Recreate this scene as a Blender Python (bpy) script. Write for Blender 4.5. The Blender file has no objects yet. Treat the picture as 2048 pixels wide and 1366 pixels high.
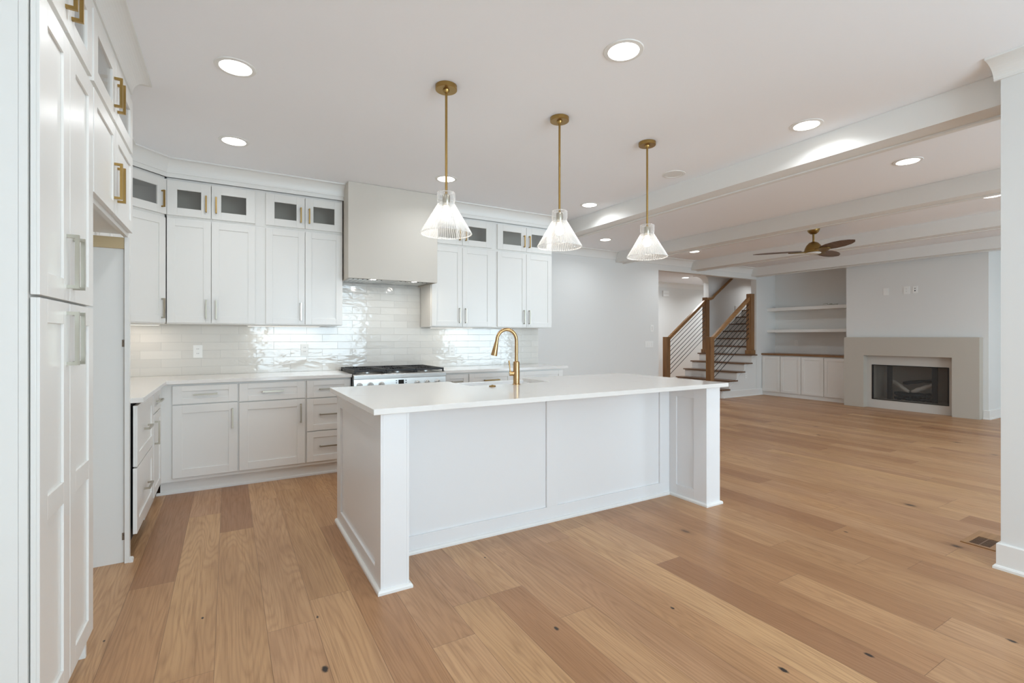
import bpy, bmesh, math, random
from mathutils import Vector, Matrix
random.seed(7)
C = bpy.context.scene.collection
SC = bpy.context.scene
PI = math.pi

# ------------------------------------------------------------------ camera, world, light, exposure
cam_d = bpy.data.cameras.new('camera')
cam = bpy.data.objects.new('camera', cam_d)
C.objects.link(cam)
cam_d.sensor_width = 36
cam_d.lens = 36 * 969.0 / 2048
cam_d.shift_y = -9.0 / 2048
cam_d.clip_start = 0.05
cam.location = (0, 0, 1.26)
cam.rotation_euler = (math.radians(90), 0, -math.radians(30.36))
SC.camera = cam

world = bpy.data.worlds.new('world')
SC.world = world
world.use_nodes = True
bg = world.node_tree.nodes['Background']
bg.inputs[0].default_value = (0.68, 0.87, 1.0, 1)
bg.inputs[1].default_value = 3.2

SC.view_settings.view_transform = 'Standard'
SC.view_settings.look = 'None'
SC.view_settings.gamma = 1
SC.view_settings.use_curve_mapping = False
SC.view_settings.exposure = 0.14
SC.cycles.max_bounces = 10
SC.cycles.diffuse_bounces = 6
SC.cycles.transparent_max_bounces = 16
SC.cycles.sample_clamp_indirect = 6
SC.cycles.caustics_reflective = False
SC.cycles.caustics_refractive = False


def area_light(name, loc, size, energy, color, rot=(0, 0, 0), size_y=None, spread=PI, shape=None):
    d = bpy.data.lights.new(name, 'AREA')
    d.shape = shape or ('RECTANGLE' if size_y else 'DISK')
    d.size = size
    if size_y:
        d.size_y = size_y
    d.energy = energy
    d.color = color
    d.spread = spread
    o = bpy.data.objects.new(name, d)
    o.location = loc
    o.rotation_euler = rot
    C.objects.link(o)
    return o


# daylight through the patio doors and windows of the wall behind the camera
for (x, w) in ((2.0, 2.6), (6.4, 3.2)):
    area_light('window_daylight', (x, -3.45, 1.35), w, 128 if x < 3 else 150, (0.69, 0.87, 1.0),
               rot=(math.radians(108), 0, 0), size_y=2.2)

# ------------------------------------------------------------------ materials
def srgb(r, g, b):
    def f(c):
        c /= 255.0
        return c / 12.92 if c <= 0.04045 else ((c + 0.055) / 1.055) ** 2.4
    return (f(r), f(g), f(b), 1)


def mat(name, col, rough=0.5, metal=0.0, spec=0.5, coat=0.0, emit=None, es=0.0):
    m = bpy.data.materials.new(name)
    m.use_nodes = True
    p = m.node_tree.nodes['Principled BSDF']
    p.inputs['Base Color'].default_value = col
    p.inputs['Roughness'].default_value = rough
    p.inputs['Metallic'].default_value = metal
    p.inputs['Specular IOR Level'].default_value = spec
    p.inputs['Coat Weight'].default_value = coat
    if emit:
        p.inputs['Emission Color'].default_value = emit
        p.inputs['Emission Strength'].default_value = es
    return m


class NT:
    def __init__(s, m):
        s.t = m.node_tree
        s.n = s.t.nodes
        s.p = s.n['Principled BSDF']

    def new(s, typ, **kw):
        n = s.n.new(typ)
        for k, v in kw.items():
            setattr(n, k, v)
        return n

    def link(s, a, b):
        s.t.links.new(a, b)

    def set(s, sock, v):
        if hasattr(v, 'is_output') or isinstance(v, bpy.types.NodeSocket):
            s.link(v, sock)
        else:
            sock.default_value = v

    def math(s, op, a, b=0.0, c=0.0):
        n = s.new('ShaderNodeMath', operation=op)
        for i, v in enumerate((a, b, c)):
            s.set(n.inputs[i], v)
        return n.outputs[0]

    def comb(s, x, y, z):
        n = s.new('ShaderNodeCombineXYZ')
        for i, v in enumerate((x, y, z)):
            s.set(n.inputs[i], v)
        return n.outputs[0]

    def obj_xyz(s):
        tc = s.new('ShaderNodeTexCoord')
        sp = s.new('ShaderNodeSeparateXYZ')
        s.link(tc.outputs['Object'], sp.inputs[0])
        return tc.outputs['Object'], sp.outputs[0], sp.outputs[1], sp.outputs[2]

    def noise(s, vec, scale, detail=3, rough=0.5, dist=0.0):
        n = s.new('ShaderNodeTexNoise')
        s.link(vec, n.inputs['Vector'])
        n.inputs['Scale'].default_value = scale
        n.inputs['Detail'].default_value = detail
        n.inputs['Roughness'].default_value = rough
        n.inputs['Distortion'].default_value = dist
        return n.outputs[0]

    def ramp(s, fac, stops):
        n = s.new('ShaderNodeValToRGB')
        e = n.color_ramp.elements
        while len(e) < len(stops):
            e.new(0.5)
        for i, (p, c) in enumerate(stops):
            e[i].position = p
            e[i].color = c if len(c) == 4 else (*c, 1)
        s.link(fac, n.inputs[0])
        return n.outputs[0]

    def mix(s, fac, a, b, blend='MIX'):
        n = s.new('ShaderNodeMix', data_type='RGBA', blend_type=blend)
        s.set(n.inputs[0], fac)
        s.set(n.inputs[6], a)
        s.set(n.inputs[7], b)
        return n.outputs[2]

    def maprange(s, v, a, b, c=0.0, d=1.0):
        n = s.new('ShaderNodeMapRange')
        s.set(n.inputs[0], v)
        for i, q in enumerate((a, b, c, d)):
            n.inputs[i + 1].default_value = q
        return n.outputs[0]

    def bump(s, h, strength, dist, normal=None):
        n = s.new('ShaderNodeBump')
        n.inputs['Strength'].default_value = strength
        n.inputs['Distance'].default_value = dist
        s.link(h, n.inputs['Height'])
        if normal is not None:
            s.link(normal, n.inputs['Normal'])
        return n.outputs[0]


M = {}
M['wall'] = mat('wall_paint', srgb(226, 226, 224), 0.6)
M['ceiling'] = mat('ceiling_paint', srgb(246, 247, 250), 0.75, spec=0.3)
M['trim'] = mat('trim_paint', srgb(232, 231, 228), 0.38)
M['cabinet'] = mat('cabinet_lacquer', srgb(230, 228, 224), 0.3)
M['cab_in'] = mat('cabinet_interior', srgb(206, 202, 195), 0.5)
M['island'] = mat('island_lacquer', srgb(230, 229, 229), 0.32)
M['hood'] = mat('hood_plaster', srgb(208, 202, 193), 0.65, spec=0.3)
M['brass'] = mat('brushed_brass', srgb(168, 138, 84), 0.33, 1.0)
M['brass_dark'] = mat('antique_brass', srgb(150, 122, 72), 0.36, 1.0)
M['nickel'] = mat('champagne_nickel', srgb(176, 170, 156), 0.3, 1.0)
M['faucet'] = mat('champagne_bronze', srgb(184, 150, 106), 0.25, 1.0)
M['steel'] = mat('stainless_steel', srgb(200, 200, 198), 0.28, 1.0)
M['iron'] = mat('cast_iron', srgb(34, 35, 38), 0.5)
M['black'] = mat('black_glass', srgb(8, 8, 10), 0.1)
M['black_metal'] = mat('black_metal', srgb(22, 21, 20), 0.4)
M['dark'] = mat('dark_gap', srgb(30, 30, 32), 0.7)
M['rubber'] = mat('plate_plastic', srgb(240, 240, 238), 0.35)
M['slot'] = mat('slot_dark', srgb(70, 68, 66), 0.6)
M['fireclay'] = mat('fireclay', srgb(240, 240, 240), 0.15)
M['surround'] = mat('fireplace_plaster', srgb(190, 183, 172), 0.7, spec=0.3)
M['panel'] = mat('fireplace_panel', srgb(205, 200, 193), 0.6, spec=0.3)
M['firebrick'] = mat('firebox_lining', srgb(188, 176, 160), 0.85)
M['log'] = mat('ceramic_log', srgb(214, 204, 190), 0.9)
M['char'] = mat('charred_log', srgb(26, 24, 23), 0.95)
M['lamp'] = mat('lamp_lens', (1, 1, 1, 1), 0.4, emit=(1, 0.97, 0.92, 1), es=9)
M['led'] = mat('led_diffuser', (1, 1, 1, 1), 0.4, emit=(1, 0.93, 0.82, 1), es=1.6)
M['lens_off'] = mat('lens_unlit', srgb(228, 226, 222), 0.4)
M['bulb'] = mat('bulb_glow', (1, 1, 1, 1), 0.3, emit=(1, 0.9, 0.78, 1), es=12)
M['clip'] = mat('clip_bronze', srgb(132, 116, 100), 0.5, 0.1)
M['cable'] = mat('cable_white', srgb(170, 168, 150), 0.5)
M['ply'] = mat('birch_ply', srgb(196, 174, 136), 0.6)


def glassy(name, tint, base, rib):
    m = bpy.data.materials.new(name)
    m.use_nodes = True
    n = m.node_tree.nodes
    p = n['Principled BSDF']
    p.inputs['Base Color'].default_value = (1, 1, 1, 1)
    p.inputs['Roughness'].default_value = 0.08
    tr = n.new('ShaderNodeBsdfTransparent')
    tr.inputs[0].default_value = tint
    mx = n.new('ShaderNodeMixShader')
    lw = n.new('ShaderNodeLayerWeight')
    lw.inputs[0].default_value = rib
    mr = n.new('ShaderNodeMapRange')
    mr.inputs[3].default_value = base[0]
    mr.inputs[4].default_value = base[1]
    l = m.node_tree.links.new
    l(lw.outputs['Facing'], mr.inputs[0])
    l(mr.outputs[0], mx.inputs[0])
    l(tr.outputs[0], mx.inputs[1])
    l(p.outputs[0], mx.inputs[2])
    l(mx.outputs[0], n['Material Output'].inputs[0])
    return m


M['pane'] = glassy('cabinet_glass', (0.80, 0.79, 0.76, 1), (0.05, 0.5), 0.3)
M['shade'] = glassy('ribbed_glass', (0.95, 0.95, 0.94, 1), (0.07, 0.6), 0.45)
t = NT(M['shade'])
v, X, Y, Z = t.obj_xyz()
mxn = [n for n in t.n if n.type == 'MIX_SHADER'][0]
base_fac = mxn.inputs[0].links[0].from_socket
st = t.math('SINE', t.math('MULTIPLY', t.math('ARCTAN2', Y, X), 64.0))
st = t.math('MULTIPLY', t.maprange(st, -0.2, 0.9), t.maprange(Z, -0.70, -0.705))
t.link(t.math('ADD', base_fac, t.math('MULTIPLY', st, 0.2)), mxn.inputs[0])
M['fireglass'] = glassy('smoked_glass', (0.78, 0.78, 0.78, 1), (0.02, 0.3), 0.25)

# brushed direction on steel
t = NT(M['steel'])
v, X, Y, Z = t.obj_xyz()
t.set(t.p.inputs['Roughness'], t.maprange(t.noise(t.comb(t.math('MULTIPLY', X, 3.0), Y, t.math('MULTIPLY', Z, 200.0)), 1.0, 2), 0, 1, 0.2, 0.4))

# painted surfaces: very faint roller unevenness
for k in ('wall', 'ceiling', 'surround', 'hood'):
    t = NT(M[k])
    v, X, Y, Z = t.obj_xyz()
    t.set(t.p.inputs['Normal'], t.bump(t.noise(v, 60, 3), 0.05, 0.002))

# quartz
M['quartz'] = mat('white_quartz', srgb(226, 223, 219), 0.12, spec=0.55)
t = NT(M['quartz'])
v, X, Y, Z = t.obj_xyz()
wv = t.new('ShaderNodeTexNoise')
t.link(v, wv.inputs['Vector'])
wv.inputs['Scale'].default_value = 1.7
wv.inputs['Detail'].default_value = 6
wv.inputs['Distortion'].default_value = 1.2
vein = t.math('ABSOLUTE', t.math('SUBTRACT', wv.outputs[0], 0.5))
vein = t.maprange(vein, 0.0, 0.012, 1.0, 0.0)
sel = t.maprange(t.noise(v, 2.3, 1), 0.55, 0.7)
t.set(t.p.inputs['Base Color'], t.mix(t.math('MULTIPLY', t.math('MULTIPLY', vein, sel), 0.35), srgb(228, 225, 221), srgb(176, 170, 162)))

# backsplash tile
M['tile'] = mat('glazed_tile', srgb(226, 224, 220), 0.08, spec=0.6)
t = NT(M['tile'])
v, X, Y, Z = t.obj_xyz()
uv = t.comb(t.math('ADD', X, 2.914), t.math('SUBTRACT', Z, 0.914), 0.0)
br = t.new('ShaderNodeTexBrick')
t.link(uv, br.inputs['Vector'])
br.offset = 0.5
for k, q in (('Scale', 1.0), ('Mortar Size', 0.0016), ('Mortar Smooth', 0.3), ('Brick Width', 0.3), ('Row Height', 0.0745), ('Bias', 0.0)):
    br.inputs[k].default_value = q
br.inputs['Color1'].default_value = srgb(226, 223, 217)
br.inputs['Color2'].default_value = srgb(216, 213, 207)
br.inputs['Mortar'].default_value = srgb(200, 198, 193)
t.link(br.outputs[0], t.p.inputs['Base Color'])
idn = t.new('ShaderNodeSeparateColor')
t.link(br.outputs[0], idn.inputs[0])
h1 = t.noise(t.comb(t.math('MULTIPLY', X, 0.55), t.math('MULTIPLY', idn.outputs[0], 60.0), Z), 16, 2, 0.5, 0.4)
h = t.math('SUBTRACT', t.math('MULTIPLY', h1, 0.9), t.math('MULTIPLY', br.outputs['Fac'], 0.35))
t.set(t.p.inputs['Normal'], t.bump(h, 0.55, 0.006))
t.set(t.p.inputs['Roughness'], t.math('ADD', t.math('MULTIPLY', br.outputs['Fac'], 0.6), 0.09))

# oak floor planks running along Y
M['floor'] = mat('oak_planks', srgb(176, 136, 98), 0.35, spec=0.4)
t = NT(M['floor'])
v, X, Y, Z = t.obj_xyz()
PW, PL = 0.19, 1.9
u = t.math('DIVIDE', t.math('ADD', X, 0.046), PW)
row = t.math('FLOOR', u)
wn = t.new('ShaderNodeTexWhiteNoise', noise_dimensions='1D')
t.link(row, wn.inputs['W'])
off = t.math('MULTIPLY', wn.outputs[0], 5.3)
vv = t.math('ADD', t.math('DIVIDE', Y, PL), off)
col = t.math('FLOOR', vv)
wid = t.new('ShaderNodeTexWhiteNoise', noise_dimensions='2D')
t.link(t.comb(row, col, 0.0), wid.inputs['Vector'])
pid = wid.outputs[0]
fu = t.math('FRACT', u)
fv = t.math('FRACT', vv)
eu = t.math('MULTIPLY', t.math('MINIMUM', fu, t.math('SUBTRACT', 1.0, fu)), PW)
ev = t.math('MULTIPLY', t.math('MINIMUM', fv, t.math('SUBTRACT', 1.0, fv)), PL)
edge = t.math('MINIMUM', eu, ev)
seam = t.maprange(edge, 0.0, 0.0016, 1.0, 0.0)
shift = t.math('MULTIPLY', pid, 37.0)
gx = t.math('ADD', X, shift)
gy = t.math('ADD', Y, shift)
warp = t.noise(t.comb(t.math('MULTIPLY', gx, 3.0), gy, shift), 1.4, 2)
cath = t.new('ShaderNodeTexNoise')
t.link(t.comb(t.math('MULTIPLY', gx, 7.0), t.math('MULTIPLY', gy, 0.55), shift), cath.inputs['Vector'])
cath.inputs['Scale'].default_value = 1.0
cath.inputs['Detail'].default_value = 1.5
ringv = t.math('FRACT', t.math('MULTIPLY', t.math('ADD', cath.outputs[0], t.math('MULTIPLY', warp, 0.10)), 24.0))
ring = t.math('ABSOLUTE', t.math('SUBTRACT', t.math('MULTIPLY', ringv, 2.0), 1.0))
fine = t.noise(t.comb(t.math('MULTIPLY', gx, 130.0), t.math('MULTIPLY', gy, 3.5), shift), 1.0, 3, 0.6)
broad = t.noise(t.comb(t.math('MULTIPLY', gx, 6.0), t.math('MULTIPLY', gy, 0.8), shift), 1.0, 3)
base = t.ramp(pid, [(0.0, srgb(160, 117, 84)), (0.25, srgb(184, 140, 100)), (0.5, srgb(202, 161, 119)), (0.72, srgb(182, 140, 106)), (0.88, srgb(204, 163, 118)), (1.0, srgb(170, 126, 90))])
c1 = t.mix(t.maprange(broad, 0.35, 0.7, 0.0, 0.5), base, srgb(150, 108, 74))
c2 = t.mix(t.math('MULTIPLY', t.maprange(ring, 0.35, 1.0), 0.27), c1, srgb(130, 90, 58))
c3 = t.mix(t.maprange(fine, 0.48, 0.78, 0.0, 0.5), c2, srgb(124, 86, 56))
vor = t.new('ShaderNodeTexVoronoi')
t.link(t.comb(gx, t.math('MULTIPLY', gy, 0.62), 0.0), vor.inputs['Vector'])
vor.inputs['Scale'].default_value = 2.6
knot = t.maprange(t.math('ADD', vor.outputs['Distance'], t.math('MULTIPLY', t.noise(v, 30, 2), 0.03)), 0.045, 0.085, 1.0, 0.0)
halo = t.maprange(vor.outputs['Distance'], 0.03, 0.15, 1.0, 0.0)
pick = t.new('ShaderNodeSeparateColor')
t.link(vor.outputs['Color'], pick.inputs[0])
isk = t.maprange(pick.outputs[0], 0.52, 0.54)
c4 = t.mix(t.math('MULTIPLY', t.math('MULTIPLY', halo, isk), 0.4), c3, srgb(120, 82, 54))
c5 = t.mix(t.math('MULTIPLY', knot, isk), c4, srgb(54, 38, 30))
# individual black knots of the boards near the camera
kn = None
wob = t.math('MULTIPLY', t.noise(v, 90, 2), 0.006)
for (kx, ky, kr) in [(1.224, 1.71, 0.011), (1.782, 1.567, 0.009), (1.813, 1.063, 0.013), (2.191, 0.942, 0.012), (2.803, 0.685, 0.012), (0.317, 1.945, 0.014), (1.266, 2.467, 0.007), (-0.099, 2.576, 0.008), (0.347, 2.324, 0.008), (3.445, 1.611, 0.01), (-0.444, 2.587, 0.007)]:
    dx = t.math('SUBTRACT', X, kx)
    dy = t.math('MULTIPLY', t.math('SUBTRACT', Y, ky), 0.55)
    dd = t.math('ADD', t.math('SQRT', t.math('ADD', t.math('MULTIPLY', dx, dx), t.math('MULTIPLY', dy, dy))), wob)
    q = t.maprange(dd, kr * 0.75, kr * 1.25, 1.0, 0.0)
    kn = q if kn is None else t.math('MAXIMUM', kn, q)
c5 = t.mix(kn, c5, srgb(44, 34, 30))
c6 = t.mix(t.math('MULTIPLY', seam, 0.75), c5, srgb(84, 58, 40))
t.link(c6, t.p.inputs['Base Color'])
t.set(t.p.inputs['Roughness'], t.maprange(fine, 0.3, 0.8, 0.32, 0.46))
t.set(t.p.inputs['Normal'], t.bump(t.math('SUBTRACT', t.math('MULTIPLY', fine, 0.15), seam), 0.25, 0.0015))


def woodmat(name, a, b, axis, rough=0.4):
    m = mat(name, a, rough)
    t = NT(m)
    v, X, Y, Z = t.obj_xyz()
    s = [40.0, 40.0, 40.0]
    s[axis] = 2.5
    vec = t.comb(t.math('MULTIPLY', X, s[0]), t.math('MULTIPLY', Y, s[1]), t.math('MULTIPLY', Z, s[2]))
    n = t.noise(vec, 1.0, 4, 0.6, 0.4)
    t.link(t.mix(t.maprange(n, 0.35, 0.7), a, b), t.p.inputs['Base Color'])
    return m


M['oak_v'] = woodmat('oak_newel', srgb(150, 112, 74), srgb(118, 84, 54), 2)
M['oak_x'] = woodmat('oak_rail', srgb(168, 126, 82), srgb(138, 100, 62), 0)
M['oak_y'] = woodmat('oak_tread', srgb(124, 92, 66), srgb(92, 66, 46), 1)
M['oak_top'] = woodmat('oak_counter', srgb(146, 108, 72), srgb(110, 78, 50), 1)
M['blade'] = woodmat('fan_blade_wood', srgb(124, 100, 84), srgb(88, 68, 56), 0, 0.5)

# ------------------------------------------------------------------ mesh helpers
class MB:
    def __init__(s):
        s.bm = bmesh.new()

    def box(s, x0, x1, y0, y1, z0, z1, bev=0.0):
        if x0 > x1: x0, x1 = x1, x0
        if y0 > y1: y0, y1 = y1, y0
        if z0 > z1: z0, z1 = z1, z0
        vs = [s.bm.verts.new(p) for p in ((x0, y0, z0), (x1, y0, z0), (x1, y1, z0), (x0, y1, z0),
                                          (x0, y0, z1), (x1, y0, z1), (x1, y1, z1), (x0, y1, z1))]
        fs = [s.bm.faces.new([vs[i] for i in q]) for q in
              ((3, 2, 1, 0), (4, 5, 6, 7), (0, 1, 5, 4), (1, 2, 6, 5), (2, 3, 7, 6), (3, 0, 4, 7))]
        if bev:
            es = list({e for f in fs for e in f.edges})
            bmesh.ops.bevel(s.bm, geom=es, offset=bev, segments=2, affect='EDGES')
        return s

    def poly(s, pts):
        return s.bm.faces.new([s.bm.verts.new(p) for p in pts])

    def prism(s, pts, axis, a, b):
        """pts: 2-D outline; axis 0/1/2 the extrusion axis; a..b its range"""
        def P(p, q):
            return ((q, p[0], p[1]), (p[0], q, p[1]), (p[0], p[1], q))[axis]
        n = len(pts)
        va = [s.bm.verts.new(P(p, a)) for p in pts]
        vb = [s.bm.verts.new(P(p, b)) for p in pts]
        s.bm.faces.new(va)
        s.bm.faces.new(vb[::-1])
        for i in range(n):
            j = (i + 1) % n
            s.bm.faces.new((va[j], va[i], vb[i], vb[j]))
        return s

    def lathe(s, prof, seg=32, center=(0, 0, 0), rib=0.0, axis='Z', closed=False):
        rings = []
        for (r, z) in prof:
            ring = []
            for k in range(seg):
                a = 2 * PI * k / seg
                rr = r * (1 + (rib if k % 2 else 0))
                p = (rr * math.cos(a), rr * math.sin(a), z)
                if axis == 'Y':
                    p = (p[0], p[2], p[1])
                if axis == 'X':
                    p = (p[2], p[0], p[1])
                ring.append(s.bm.verts.new((p[0] + center[0], p[1] + center[1], p[2] + center[2])))
            rings.append(ring)
        for a, b in zip(rings[:-1], rings[1:]):
            for k in range(seg):
                j = (k + 1) % seg
                s.bm.faces.new((a[k], a[j], b[j], b[k]))
        if not closed:
            for ring, fl in ((rings[0], True), (rings[-1], False)):
                s.bm.faces.new(ring[::-1] if fl else ring)
        return s

    def tube(s, pts, r, seg=10, cap=True):
        pts = [Vector(p) for p in pts]
        rad = r if isinstance(r, (list, tuple)) else [r] * len(pts)
        rings = []
        up = None
        for i, p in enumerate(pts):
            d = (pts[min(i + 1, len(pts) - 1)] - pts[max(i - 1, 0)]).normalized()
            if up is None:
                up = Vector((0, 0, 1)) if abs(d.z) < 0.9 else Vector((1, 0, 0))
            sx = d.cross(up).normalized()
            up = sx.cross(d).normalized()
            rings.append([s.bm.verts.new(p + (sx * math.cos(2 * PI * k / seg) + up * math.sin(2 * PI * k / seg)) * rad[i]) for k in range(seg)])
        for a, b in zip(rings[:-1], rings[1:]):
            for k in range(seg):
                j = (k + 1) % seg
                s.bm.faces.new((a[k], a[j], b[j], b[k]))
        if cap:
            s.bm.faces.new(rings[0][::-1])
            s.bm.faces.new(rings[-1])
        return s

    def sweep(s, path, prof, closed_prof=True):
        """path: 2-D points walked so that the profile's +d side lies on the right; prof: (d, z)"""
        n = len(path)
        rings = []
        for i, p in enumerate(path):
            p = Vector(p)
            dirs = []
            if i > 0: dirs.append((p - Vector(path[i - 1])).normalized())
            if i < n - 1: dirs.append((Vector(path[i + 1]) - p).normalized())
            nr = [Vector((d.y, -d.x)) for d in dirs]
            if len(nr) == 2:
                m = (nr[0] + nr[1]).normalized()
                m = m / max(0.3, m.dot(nr[0]))
            else:
                m = nr[0]
            rings.append([s.bm.verts.new((p.x + m.x * d, p.y + m.y * d, z)) for (d, z) in prof])
        k = len(prof)
        for a, b in zip(rings[:-1], rings[1:]):
            for i in range(k):
                j = (i + 1) % k
                s.bm.faces.new((a[i], a[j], b[j], b[i]))
        s.bm.faces.new(rings[0])
        s.bm.faces.new(rings[-1][::-1])
        return s

    def build(s, name, m, parent=None, smooth=False, loc=None, bevel=0.0):
        bmesh.ops.recalc_face_normals(s.bm, faces=s.bm.faces[:])
        me = bpy.data.meshes.new(name)
        s.bm.to_mesh(me)
        s.bm.free()
        me.materials.append(m if not isinstance(m, str) else M[m])
        if smooth:
            me.polygons.foreach_set('use_smooth', [True] * len(me.polygons))
            me.update()
        o = bpy.data.objects.new(name, me)
        C.objects.link(o)
        if parent is not None:
            o.parent = parent
        if loc:
            o.location = loc
        if bevel:
            b = o.modifiers.new('bevel', 'BEVEL')
            b.width = bevel
            b.segments = 2
            b.limit_method = 'ANGLE'
        if smooth:
            e = o.modifiers.new('split', 'EDGE_SPLIT')
            e.split_angle = math.radians(35)
        return o


def box(x0, x1, y0, y1, z0, z1, bev=0.0):
    return MB().box(x0, x1, y0, y1, z0, z1, bev)


def thing(name, label, cat, loc=(0, 0, 0), rz=0, group=None):
    o = bpy.data.objects.new(name, None)
    o.empty_display_size = 0.1
    C.objects.link(o)
    o.location = loc
    o.rotation_euler = (0, 0, rz)
    o['label'] = label
    o['category'] = cat
    if group: o['group'] = group
    return o


def tag(o, label, cat, group=None):
    o['label'] = label
    o['category'] = cat
    if group: o['group'] = group
    return o


def struct(name, mb, m, **kw):
    o = mb.build(name, m, **kw)
    o['kind'] = 'structure'
    return o


def copy_tree(o, parent=None):
    c = o.copy()
    C.objects.link(c)
    c.parent = parent
    for ch in list(o.children):
        copy_tree(ch, c)
    return c


CEIL = 2.743
YW = 5.30      # kitchen back wall
YF = 6.40      # far wall with the stair opening
XR = 10.60     # right wall of the living room
XL = -1.055    # left wall of the kitchen

# ------------------------------------------------------------------ room shell
struct('floor', box(-1.3, 16, -3.7, 11.5, -0.1, 0), 'floor')
struct('ceiling', box(-1.3, 16, -3.7, 11.5, CEIL, CEIL + 0.1), 'ceiling')
struct('wall_left', box(XL - 0.12, XL, -3.5, YW + 0.15, 0, CEIL), 'wall')
struct('wall_back', box(XL, 3.5, YW, YF + 0.12, 0, CEIL), 'wall')
wf = MB()
OX0, OX1, OZ = 6.905, 9.90, 2.505
wf.box(3.5, OX0, YF, YF + 0.12, 0, CEIL)
wf.box(OX0, OX1, YF, YF + 0.12, OZ, CEIL)
wf.box(OX1, XR + 0.12, YF, YF + 0.12, 0, CEIL)
struct('wall_far', wf, 'wall')
struct('wall_right', box(XR, XR + 0.12, -3.5, YF, 0, CEIL), 'wall')
CHX, CH0, CH1 = 10.0, 2.70, 4.67
cb = MB()
cb.box(CHX, XR, 4.26, CH1, 0, CEIL)
cb.box(CHX, XR, CH0, 3.14, 0, CEIL)
cb.box(CHX, XR, 3.14, 4.26, 0.775, CEIL)
cb.box(CHX, XR, 3.14, 4.26, 0, 0.145)
struct('wall_chimney', cb, 'wall')
struct('wall_divider', box(3.625, 3.985, -3.5, 0.93, 0, CEIL), 'wall')
# wall behind the camera with its patio door and window openings
wb = MB()
for (a, b, z0, z1) in ((XL, 0.65, 0, CEIL), (0.65, 3.35, 2.45, CEIL), (3.35, 4.75, 0, CEIL), (4.75, 8.05, 2.45, CEIL), (8.05, XR + 0.12, 0, CEIL)):
    wb.box(a, b, -3.62, -3.5, z0, z1)
struct('wall_behind', wb, 'wall')
# hall behind the stairs
struct('wall_hall', box(3.5, 16, 9.3, 9.42, 0, CEIL), 'wall')
struct('wall_hall_left', box(4.6, 4.72, YF + 0.12, 9.3, 0, CEIL), 'wall')
struct('wall_stair', box(9.95, 15, 7.65, 7.79, 0, CEIL + 0.1), 'wall')
struct('wall_hall_right', box(15, 15.12, YF, 9.3, 0, CEIL), 'wall')

# crown moulding: cove
def cove(drop, proj, zt=CEIL, frieze=0.0):
    p = [(0, zt - drop - frieze), (0.006, zt - drop - frieze), (0.006, zt - drop), (0.014, zt - drop)]
    r = 10
    for i in range(r + 1):
        a = PI / 2 * i / r
        p.append((0.014 + (proj - 0.026) * (1 - math.cos(a)), zt - drop + (drop - 0.012) * math.sin(a)))
    p += [(proj, zt - 0.012), (proj, zt - 0.0005), (0, zt - 0.0005)]
    return p

FX = -0.463   # front plane of the tall left cabinets
cr = MB().sweep([(XL, 1.86), (FX - 0.02, 1.86), (FX - 0.02, 3.445), (-0.705, 3.445), (-0.705, 4.69), (-0.445, 4.95), (0.985, 4.95)], cove(0.11, 0.095, frieze=0.035))
struct('trim_1', cr, 'trim')
cr = MB().sweep([(1.9, 4.95), (3.49, 4.95), (3.49, YW)], cove(0.11, 0.095, frieze=0.035))
struct('trim_2', cr, 'trim')
struct('trim_3', MB().sweep([(3.5, YW), (3.5, YF), (OX1 + 0.17, YF)], cove(0.13, 0.10)), 'trim')
struct('trim_4', MB().sweep([(3.625, 0.955), (3.625, -3.5)], cove(0.085, 0.15)), 'trim')
struct('trim_5', MB().sweep([(14.9, 7.79), (9.95, 7.79), (9.95, 7.65)], cove(0.17, 0.17)), 'trim')
struct('wall_stair_near', box(XR + 0.12, 15, YF, YF + 0.12, 0, CEIL), 'wall')
struct('trim_6', MB().sweep([(4.72, 9.3), (15, 9.3)], cove(0.13, 0.12)), 'trim')

# baseboards
BB = [(0, 0), (0.027, 0), (0.027, 0.012), (0.022, 0.02), (0.015, 0.022), (0.015, 0.135), (0.010, 0.14), (0, 0.14)]
struct('baseboard_divider', MB().sweep([(3.985, 0.93), (3.625, 0.93), (3.625, -3.5)], BB), 'trim')
struct('baseboard_right', MB().sweep([(XR, 2.70), (XR, -3.5)], BB), 'trim')
struct('baseboard_chimney', MB().sweep([(10.0, 2.758), (10.0, 2.70), (10.6, 2.70)], BB), 'trim')
struct('baseboard_far', MB().sweep([(3.5, YF), (OX0, YF)], BB), 'trim')
struct('baseboard_hall', MB().sweep([(4.72, 9.3), (15, 9.3)], BB), 'trim')

# ceiling beams of the living room
BL = ['nearest the kitchen, with a downlight glow on its side', 'second from the kitchen, left of the ceiling fan', 'third from the kitchen, right behind the ceiling fan', 'farthest from the kitchen, above the shelf niche']
for i, x in enumerate((3.745, 5.85, 7.80, 9.72)):
    y0 = 0.93 if i == 0 else -3.45
    b = thing('ceiling_beam', 'white painted ceiling beam ' + BL[i], 'beam', (x, YF - 0.0, 2.565), group='painted beams across the living room ceiling')
    box(0, 0.215, y0 - YF + 0.002, -0.002, 0, CEIL - 2.565 - 0.001).build('casing', 'trim', b)
    box(0.165, 0.215, y0 - YF + 0.002, -0.002, -0.012, -0.0005).build('edge_strip', 'trim', b)

# ------------------------------------------------------------------ cabinet kit (local frame: x width, front face at y = 0 looking to -y, back at +y)
def shaker(w, h, rail=0.057, th=0.02, rec=0.008):
    """door slab: origin lower-left, front at y = 0, back at y = th"""
    m = MB()
    m.box(0, w, rec, th, 0, h)
    r = min(rail, h * 0.3)
    m.box(0, rail, 0, rec, 0, h)
    m.box(w - rail, w, 0, rec, 0, h)
    m.box(rail, w - rail, 0, rec, 0, r)
    m.box(rail, w - rail, 0, rec, h - r, h)
    return m


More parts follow.
